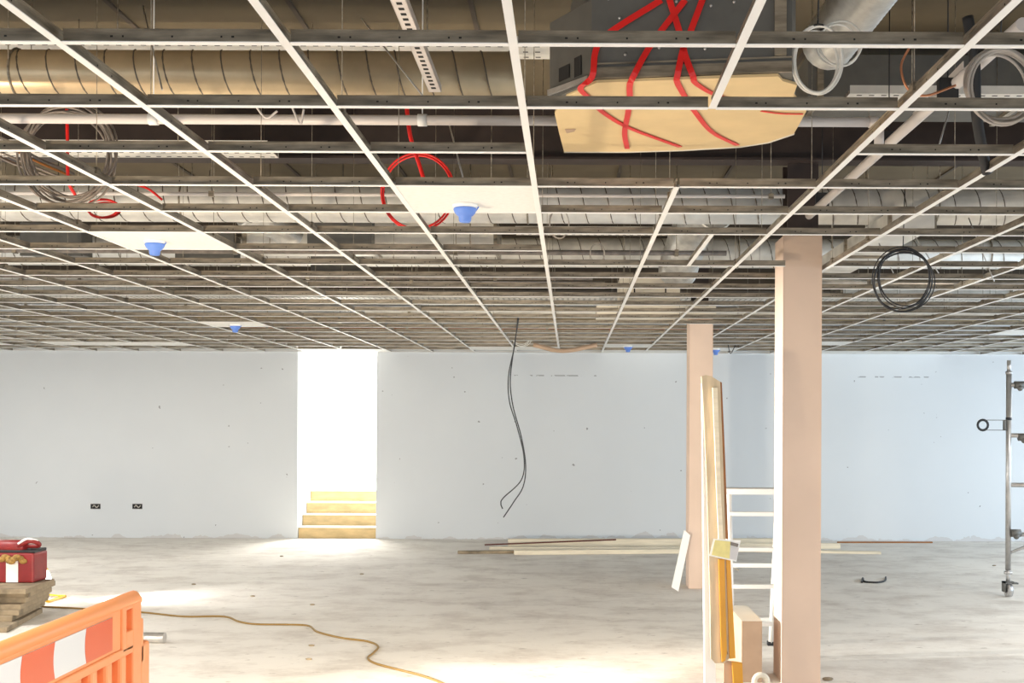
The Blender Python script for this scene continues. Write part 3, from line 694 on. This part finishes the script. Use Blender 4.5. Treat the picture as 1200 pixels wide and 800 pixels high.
# ---------------------------------------------------------------- leaning planks by the near column
def strip(pts, Yd, name, mt, label, cat, parent=None, thick=.03, lean=.1, Yb=7.0, bevel=.002):
    """outline traced clockwise in the picture, stood at distance Yb at floor level, leaning back by lean per metre of height"""
    P = []
    for x, y in pts:
        p = W(x, y, Yb); Y = Yb + lean * p.z; p = W(x, y, Y); P.append(p)
    m = MB().slab(P, (0, thick, 0))
    if parent: return m.build(name, M[mt], parent, bevel)
    return lone(m, name, M[mt], label, cat, None, bevel)
strip([(822.5, 449), (828, 445), (836, 640), (839, 800), (848, 826), (826, 826)], 0, 'white_batten', 'white', 'white board standing on its end left of the rough plank', 'board', Yb=6.72, lean=.09, thick=.05)
strip([(822, 441), (827, 439), (834, 441), (844, 447), (846, 500), (850, 620), (855, 771), (849, 777), (838, 777), (833, 771), (832, 700), (828, 560), (824, 470)], 0, 'rough_plank', 'plankf', 'tall rough pine plank with ragged ends leaning left of the ladder', 'plank', Yb=6.66, lean=.09, thick=.03)
strip([(835, 454), (841, 454), (845.5, 590), (848, 632), (842, 632), (839, 560)], 0, 'narrow_batten', 'timber', 'narrow pale batten fixed on the face of the rough plank', 'batten', Yb=6.63, lean=.09, thick=.024)
hb = strip([(842, 446), (846, 448), (850, 540), (853.5, 632), (848, 630), (844.5, 560)], 0, 'hardboard_strip', 'brown', 'brown hardboard strip standing on the right edge of the rough plank', 'board', Yb=6.70, lean=.09, thick=.06)
yb = thing('yellow_beam', 'yellow-orange channel beam with dark red groove standing below the paper tag', 'beam', (1.0, 6.7, 0))
strip([(842, 655), (849, 655), (852, 765), (850, 774), (846, 776), (845, 760)], 0, 'flange', 'yellow', '', '', yb, Yb=6.64, lean=.09, thick=.02)
strip([(849, 655), (851, 655), (855, 770), (852, 770)], 0, 'groove', 'maroon', '', '', yb, Yb=6.66, lean=.09, thick=.02)
strip([(851, 655), (856, 655), (862, 771), (855, 772)], 0, 'flange', 'yellow', '', '', yb, Yb=6.65, lean=.09, thick=.03)
strip([(858, 775), (870, 777), (872, 826), (861, 826)], 0, 'foot', 'yellow', '', '', yb, Yb=6.65, lean=.09, thick=.03)
strip([(848, 775), (858, 775), (862, 826), (848, 826)], 0, 'foot_block', 'cardtan', '', '', yb, Yb=6.68, lean=.09, thick=.03)
tg = thing('paper_tag', 'yellow paper tag with grey panel taped across the leaning planks', 'tag', tuple(W(850, 645, 6.6)))
strip([(831, 651), (836, 631), (868, 633), (863, 658)], 0, 'sheet', 'white', '', '', tg, Yb=6.60, lean=.09, thick=.002, bevel=0)
strip([(834, 650), (838, 632.5), (856, 634.5), (855, 654.5)], 0, 'yellow_panel', 'paper', '', '', tg, Yb=6.595, lean=.09, thick=.002, bevel=0)
strip([(856, 640), (866, 642), (862.5, 656), (855, 654.5)], 0, 'grey_panel', 'papergrey', '', '', tg, Yb=6.595, lean=.09, thick=.002, bevel=0)
strip([(856, 634.5), (865.5, 637), (864.5, 641), (856, 638.5)], 0, 'dark_heading', 'greycable', '', '', tg, Yb=6.594, lean=.09, thick=.002, bevel=0)
# carton
t = thing('carton', 'tall narrow tan carton standing on the floor left of the near column', 'box', (1.18, 7.65, 0))
MB().box(1.112, 1.245, 7.32, 7.93, 0, .395).build('carton_body', M['cardtan'], t, bevel=.003)
MB().box(1.111, 1.246, 7.319, 7.931, .395, .3965).build('lit_top', M['cream'], t)  # cream sheet paints in the light on the tan carton top
# masking-tape roll and offcuts
m = MB(); m.tube([(1.20 + .040 * math.cos(a), 7.1, .058 + .040 * math.sin(a)) for a in [2 * math.pi * i / 20 for i in range(20)]], .018, 8, closed=True)
lone(m, 'tape_roll', M['cream'], 'cream tape roll standing in front of the tan carton', 'tape')
beam((1.17, 6.98), (1.33, 7.02), .06, .03, 'wood_offcut', 'timber', 'small wood offcut in front of the tape roll', 'offcut')
# folding trestle ladder
t = thing('step_ladder', 'low white folding step ladder standing behind the near column', 'ladder', (1.3, 8.0, 0))
xa, xb = 1.15, 1.52
def stile(x, y0, y1): MB().tube([(x, y0, 0), (x, y1, 1.17)], .021, 8, sx=1).build('stile', M['aluw'], t)
for x in (xa, xb): stile(x, 8.02, 8.20); stile(x, 8.55, 8.27)
for z in (.25, .51, .77, 1.02):
    y = 8.02 + .18 * z / 1.17; MB().box(xa, xb, y - .03, y + .03, z - .015, z + .012).build('tread', M['aluw'], t)
for z in (.2, .62): y = 8.55 - .28 * z / 1.17; MB().box(xa, xb, y - .012, y + .012, z - .015, z + .015).build('rear_bar', M['aluw'], t)
MB().box(xa - .03, xb + .03, 8.14, 8.34, 1.16, 1.20).build('top_platform', M['aluw'], t)
MB().tube([(xa + .06, 8.12, .62), (xa + .06, 8.40, .60)], .005, 5).build('spreader', M['galv'], t)
for x in (xa, xb):
    for y in (8.02, 8.55): MB().box(x - .026, x + .026, y - .026, y + .026, 0, .03).build('rubber_foot', M['black'], t)

# ---------------------------------------------------------------- scaffold tower at right
YS = 11.0
t = thing('scaffold_tower', 'aluminium mobile scaffold frame on a castor at the right edge', 'scaffold', (4.26, YS, 0))
xs = W(1182, 500, YS).x; xe = xs + 0.75
def zz(py): return W(1182, py, YS).z
for x in (xs, xe):
    MB().tube([(x, YS, .26), (x, YS, zz(436))], .026, 12).build('upright', M['alu'], t)
    MB().tube([(x, YS, zz(436)), (x, YS, zz(422))], .019, 12).build('spigot', M['alu'], t)
    MB().tube([(x, YS, zz(436) - .02), (x, YS, zz(436) + .01)], .032, 12).build('collar', M['alu'], t)
    MB().tube([(x, YS, .13), (x, YS, .28)], .020, 12).tube([(x, YS, .22), (x, YS, .25)], .038, 12).build('adjustable_leg', M['alu'], t)
    MB().tube([(x - .02, YS, .065), (x + .03, YS, .065)], .062, 20).build('castor_wheel', M['alu'], t)
    MB().tube([(x - .025, YS, .065), (x + .035, YS, .065)], .025, 12).build('castor_hub', M['black'], t)
    MB().box(x - .05, x - .03, YS - .03, YS + .03, .05, .15).box(x - .05, x + .05, YS - .03, YS + .03, .135, .15).box(x + .04, x + .09, YS - .03, YS + .03, .125, .14).build('castor_fork', M['acgrey'], t)
    MB().tube([(x, YS, zz(492)), (x, YS, zz(489))], .028, 12).build('tape_band', M['black'], t)
for py in (451, 510, 568, 626): MB().tube([(xs, YS, zz(py)), (xe, YS, zz(py))], .022, 10).build('rung', M['alu'], t)
MB().tube([(xs + .01, YS, zz(648)), (xs + .45, YS, zz(626))], .014, 8).build('brace', M['alu'], t)
for py, dx in ((451, .09), (512, .13), (624, .06)):
    MB().tube([(xs + dx - .045, YS - .03, zz(py)), (xs + dx + .045, YS - .03, zz(py))], .038, 10).ball((xs + dx, YS - .05, zz(py) - .03), .03).build('clamp', M['acgrey'], t)
MB().tube([(xs + .14, YS - .03, zz(512)), (xs + .40, YS - .03, zz(545))], .022, 8).build('brace', M['acgrey'], t)
z = zz(498)
m = MB().box(xs - .23, xs - .02, YS - .02, YS + .02, z + .045, z + .052).box(xs - .23, xs - .02, YS - .02, YS + .02, z - .052, z - .045).box(xs - .05, xs - .03, YS - .02, YS + .02, z - .05, z + .05)
m.build('side_bracket', M['acgrey'], t)
m = MB().tube([(xs - .25 + .05 * math.cos(a), YS, z + .05 * math.sin(a)) for a in [2 * math.pi * i / 16 for i in range(16)]], .012, 6, closed=True); m.build('bracket_hook', M['black'], t)

# ---------------------------------------------------------------- barrier
BX = -1.69; Bf, Bn = 4.42, 2.42
t = thing('safety_barrier', 'orange plastic pedestrian barrier with red and white reflective board', 'barrier', (BX, 3.42, 0))
def bb(y0, y1, z0, z1, name, mt, x0=-.025, x1=.025, bev=.006, parent=t): return MB().box(BX + x0, BX + x1, y0, y1, z0, z1).build(name, M[mt], parent, bevel=bev)
MB().tube([(BX, Bn, .985), (BX, Bf - .02, .985), (BX, Bf, .97)], .028, 12).build('top_rail', M['orange'], t)
bb(Bn, 4.235, .815, .975, 'board_backing', 'orange', -.02, .018)
bb(4.235, 4.275, .80, .975, 'end_post', 'orange'); bb(4.335, Bf, .12, .975, 'end_post', 'orange')
bb(4.27, 4.34, .955, .975, 'bridge', 'orange'); bb(4.27, 4.34, .80, .875, 'bridge', 'orange')
bb(4.275, 4.335, .87, .96, 'recess', 'orangered', -.02, .0)
bb(Bn, 4.34, .785, .818, 'mid_rail', 'orange'); bb(Bn, Bf, .12, .19, 'bottom_rail', 'orange')
pitch = .130; y = 4.306 - pitch / 2
ys = [4.345 - .0]
k = 0
while True:
    yc = 4.306 - pitch / 2 - pitch * k + .005
    if yc < Bn + .03: break
    bb(yc - .030, yc + .030, .18, .795, 'bar', 'orange', bev=.012); k += 1
bb(Bn, 4.33, .2, .79, 'inner_web', 'orangered', -.014, -.008, 0)
bb(Bf, Bf + .035, .72, .90, 'connector_lug', 'orange', -.022, .022, .01); bb(Bf + .0, Bf + .10, .30, .80, 'connector_lug', 'orange', -.022, .022, .012)
bb(Bf + .03, Bf + .06, .80, .86, 'connector_lug', 'orangered', -.02, .01, .004)
for y in (2.75, 4.05): MB().box(BX - .28, BX + .28, y - .05, y + .05, 0, .045).box(BX - .04, BX + .04, y - .045, y + .045, .04, .14).build('foot', M['orange'], t, bevel=.008)
# board with its stripes
def lens(y0, y1, z0, z1, x, b0, b1):
    n = 8; P = []
    for i in range(n + 1): s = i / n; P.append((x, y0 + b0 * math.sin(math.pi * s), z0 + (z1 - z0) * s))
    for i in range(n + 1): s = 1 - i / n; P.append((x, y1 + b1 * math.sin(math.pi * s), z0 + (z1 - z0) * s))
    return P
bd = MB().slab(lens(Bn + .05, 4.14, .832, .952, BX + .019, 0, .0), (.004, 0, 0)).build('reflective_board', M['reflw'], t)
def yx(px): return -1.665 * F / (px - CX)
edges = [4.14, yx(103), yx(66), yx(28), yx(-22), yx(-80), yx(-150), yx(-240)]
for i in range(0, 7, 2):
    a, b = edges[i + 1], edges[i]
    MB().slab(lens(max(a, Bn + .06), b, .832, .952, BX + .0232, -.012, -.012 if i else -.0), (.0012, 0, 0)).build('red_stripe', M['orangered'], bd)
MB().slab(lens(4.15, 4.16, .832, .952, BX + .0192, .0, .05), (.0012, 0, 0)).build('end_reflector', M['orange'], bd)
# galvanised tube lying on the floor beyond
c1 = G(193, 747, .04)
m = MB(); m.tube([(c1.x - 1.0, c1.y + .05, .04), (c1.x, c1.y, .04)], .040, 16); m.tube([(c1.x - .16, c1.y + .005, .04), (c1.x - .14, c1.y + .005, .04)], .0415, 16)
lone(m, 'steel_tube', M['alu'], 'galvanised tube end poking out behind the orange barrier', 'tube')

# ---------------------------------------------------------------- plywood stack with red tool case
random.seed(21)
g = 'stack of weathered boards under the red case'
layers = [  # near-right corner px, far-right corner px, z0, thickness
    (8, 735, 50, 712, 0.0, .03), (14, 722, 53, 703, .035, .03), (22, 715, 57, 697, .09, .025), (24, 708, 58, 694, .135, .025), (30, 700, 60, 688, .185, .025), (33, 694, 65, 680, .235, .03), (30, 690, 64, 678, .275, .022)]
names = ['lowest board of the stack under the red case', 'second lowest board of the stack under the red case', 'third board up in the stack under the red case', 'middle board of the stack under the red case', 'third board from the top of the stack under the red case', 'second board from the top of the stack under the red case', 'topmost board of the stack, directly under the red case']
zc = 0
for i, (x0, y0, x1, y1, z0, th) in enumerate(layers):
    z0 = zc; th = .042; zc += th + .001
    n = G(x0, y0, z0 + th); f = G(x1, y1, z0 + th); d = (f - n); Lg = max(.6, min(d.length, 1.3)); d.normalize(); w_ = Vector((-d.y, d.x, 0)) * 1.6
    w_ = Vector((-1.6, .05 * (i % 3) - .02, 0)); f = n + d * Lg
    lone(MB().slab([n, f, f + w_, n + w_], (0, 0, -th)), 'weathered_board', M['timberg'], names[i], 'board', bevel=.003)
zt = zc + .001
yb_ = 9.55
def XX(px, Y): return (px - CX) / F * Y
t = thing('tool_case', 'red tool case with white strip and rolled top standing on the board stack', 'tool case', (-4.75, yb_, zt))
x1 = XX(40, yb_); x0 = x1 - .55
MB().box(x0, x1, yb_, yb_ + .26, zt, zt + .25).build('case_body', M['redbox'], t, bevel=.015)
MB().box(XX(8, yb_), XX(22, yb_), yb_ - .004, yb_, zt + .005, zt + .185).build('white_strip', M['reflw'], t)
MB().tube([(x0, yb_ + .07, zt + .30), (x1 - .12, yb_ + .07, zt + .30), (x1 - .10, yb_ + .07, zt + .30)], [.055, .055, .045], 14).build('rolled_flap', M['redbox'], t)
MB().box(x0, x1, yb_ + .02, yb_ + .24, zt + .25, zt + .275).build('zip_band', M['black'], t, bevel=.005)
m = MB().tube(bez([(x1 - .14, yb_ + .02, zt + .31), (x1 - .04, yb_ + .01, zt + .35), (x1 + .01, yb_ + .06, zt + .33), (x1 - .01, yb_ + .1, zt + .30), (x1 - .12, yb_ + .1, zt + .30)], 6), .018, 8); m.build('carry_handle', M['redbox'], t)
MB().tube(bez([(x1 - .13, yb_ - .0, zt + .33), (x1 - .05, yb_ - .01, zt + .372), (x1 + .012, yb_ + .05, zt + .352)], 5), .010, 6).build('handle_trim', M['white'], t)
m = MB(); random.seed(2)
for i in range(9): m.ball((XX(4 + 3 * i, yb_), yb_ - .02 + .015 * math.sin(i), zt + .20 + .02 * math.sin(i * 1.3)), .030, sc=(1.2, .8, .8))
lone(m, 'work_gloves', M['gold'], 'tan leather work gloves draped over the front of the red tool case', 'gloves')
# ---------------------------------------------------------------- floor work lamp
c = W(52, 684, 10.55)
t = thing('work_lamp', 'yellow LED work lamp glowing on the floor behind the board stack', 'work lamp', (c.x, c.y, 0))
Tm = Matrix.Translation((c.x, c.y, .17)) @ Matrix.Rotation(R(-4), 4, 'Z')
m = MB(); m.box(-.10, -.02, -.12, .12, -.12, .12, 0, Tm); m.build('lamp_housing', M['lampyel'], t, bevel=.02)
m = MB(); m.tube([Tm @ Vector((-.02, 0, 0)), Tm @ Vector((0.005, 0, 0)), Tm @ Vector((.03, 0, 0))], [.115, .11, .07], 20); m.build('lens', M['lampface'], t)
m = MB(); m.tube([Tm @ Vector((-.08, -.15, -.14)), Tm @ Vector((.12, -.15, -.155)), Tm @ Vector((.12, .15, -.155)), Tm @ Vector((-.08, .15, -.14))], .013, 8, closed=True)
m.tube([Tm @ Vector((-.06, .13, -.15)), Tm @ Vector((-.06, .13, .02))], .011, 8).tube([Tm @ Vector((-.06, -.13, -.15)), Tm @ Vector((-.06, -.13, .02))], .011, 8); m.build('stand', M['lampyel'], t)
lamp('work_lamp_beam', 'SPOT', tuple(Tm @ Vector((.26, 0, 0))), tuple(Tm @ Vector((3.2, .9, -.10))), 290, (1.0, .98, .95), spot_size=R(80), spot_blend=1.0, shadow_soft_size=.08)
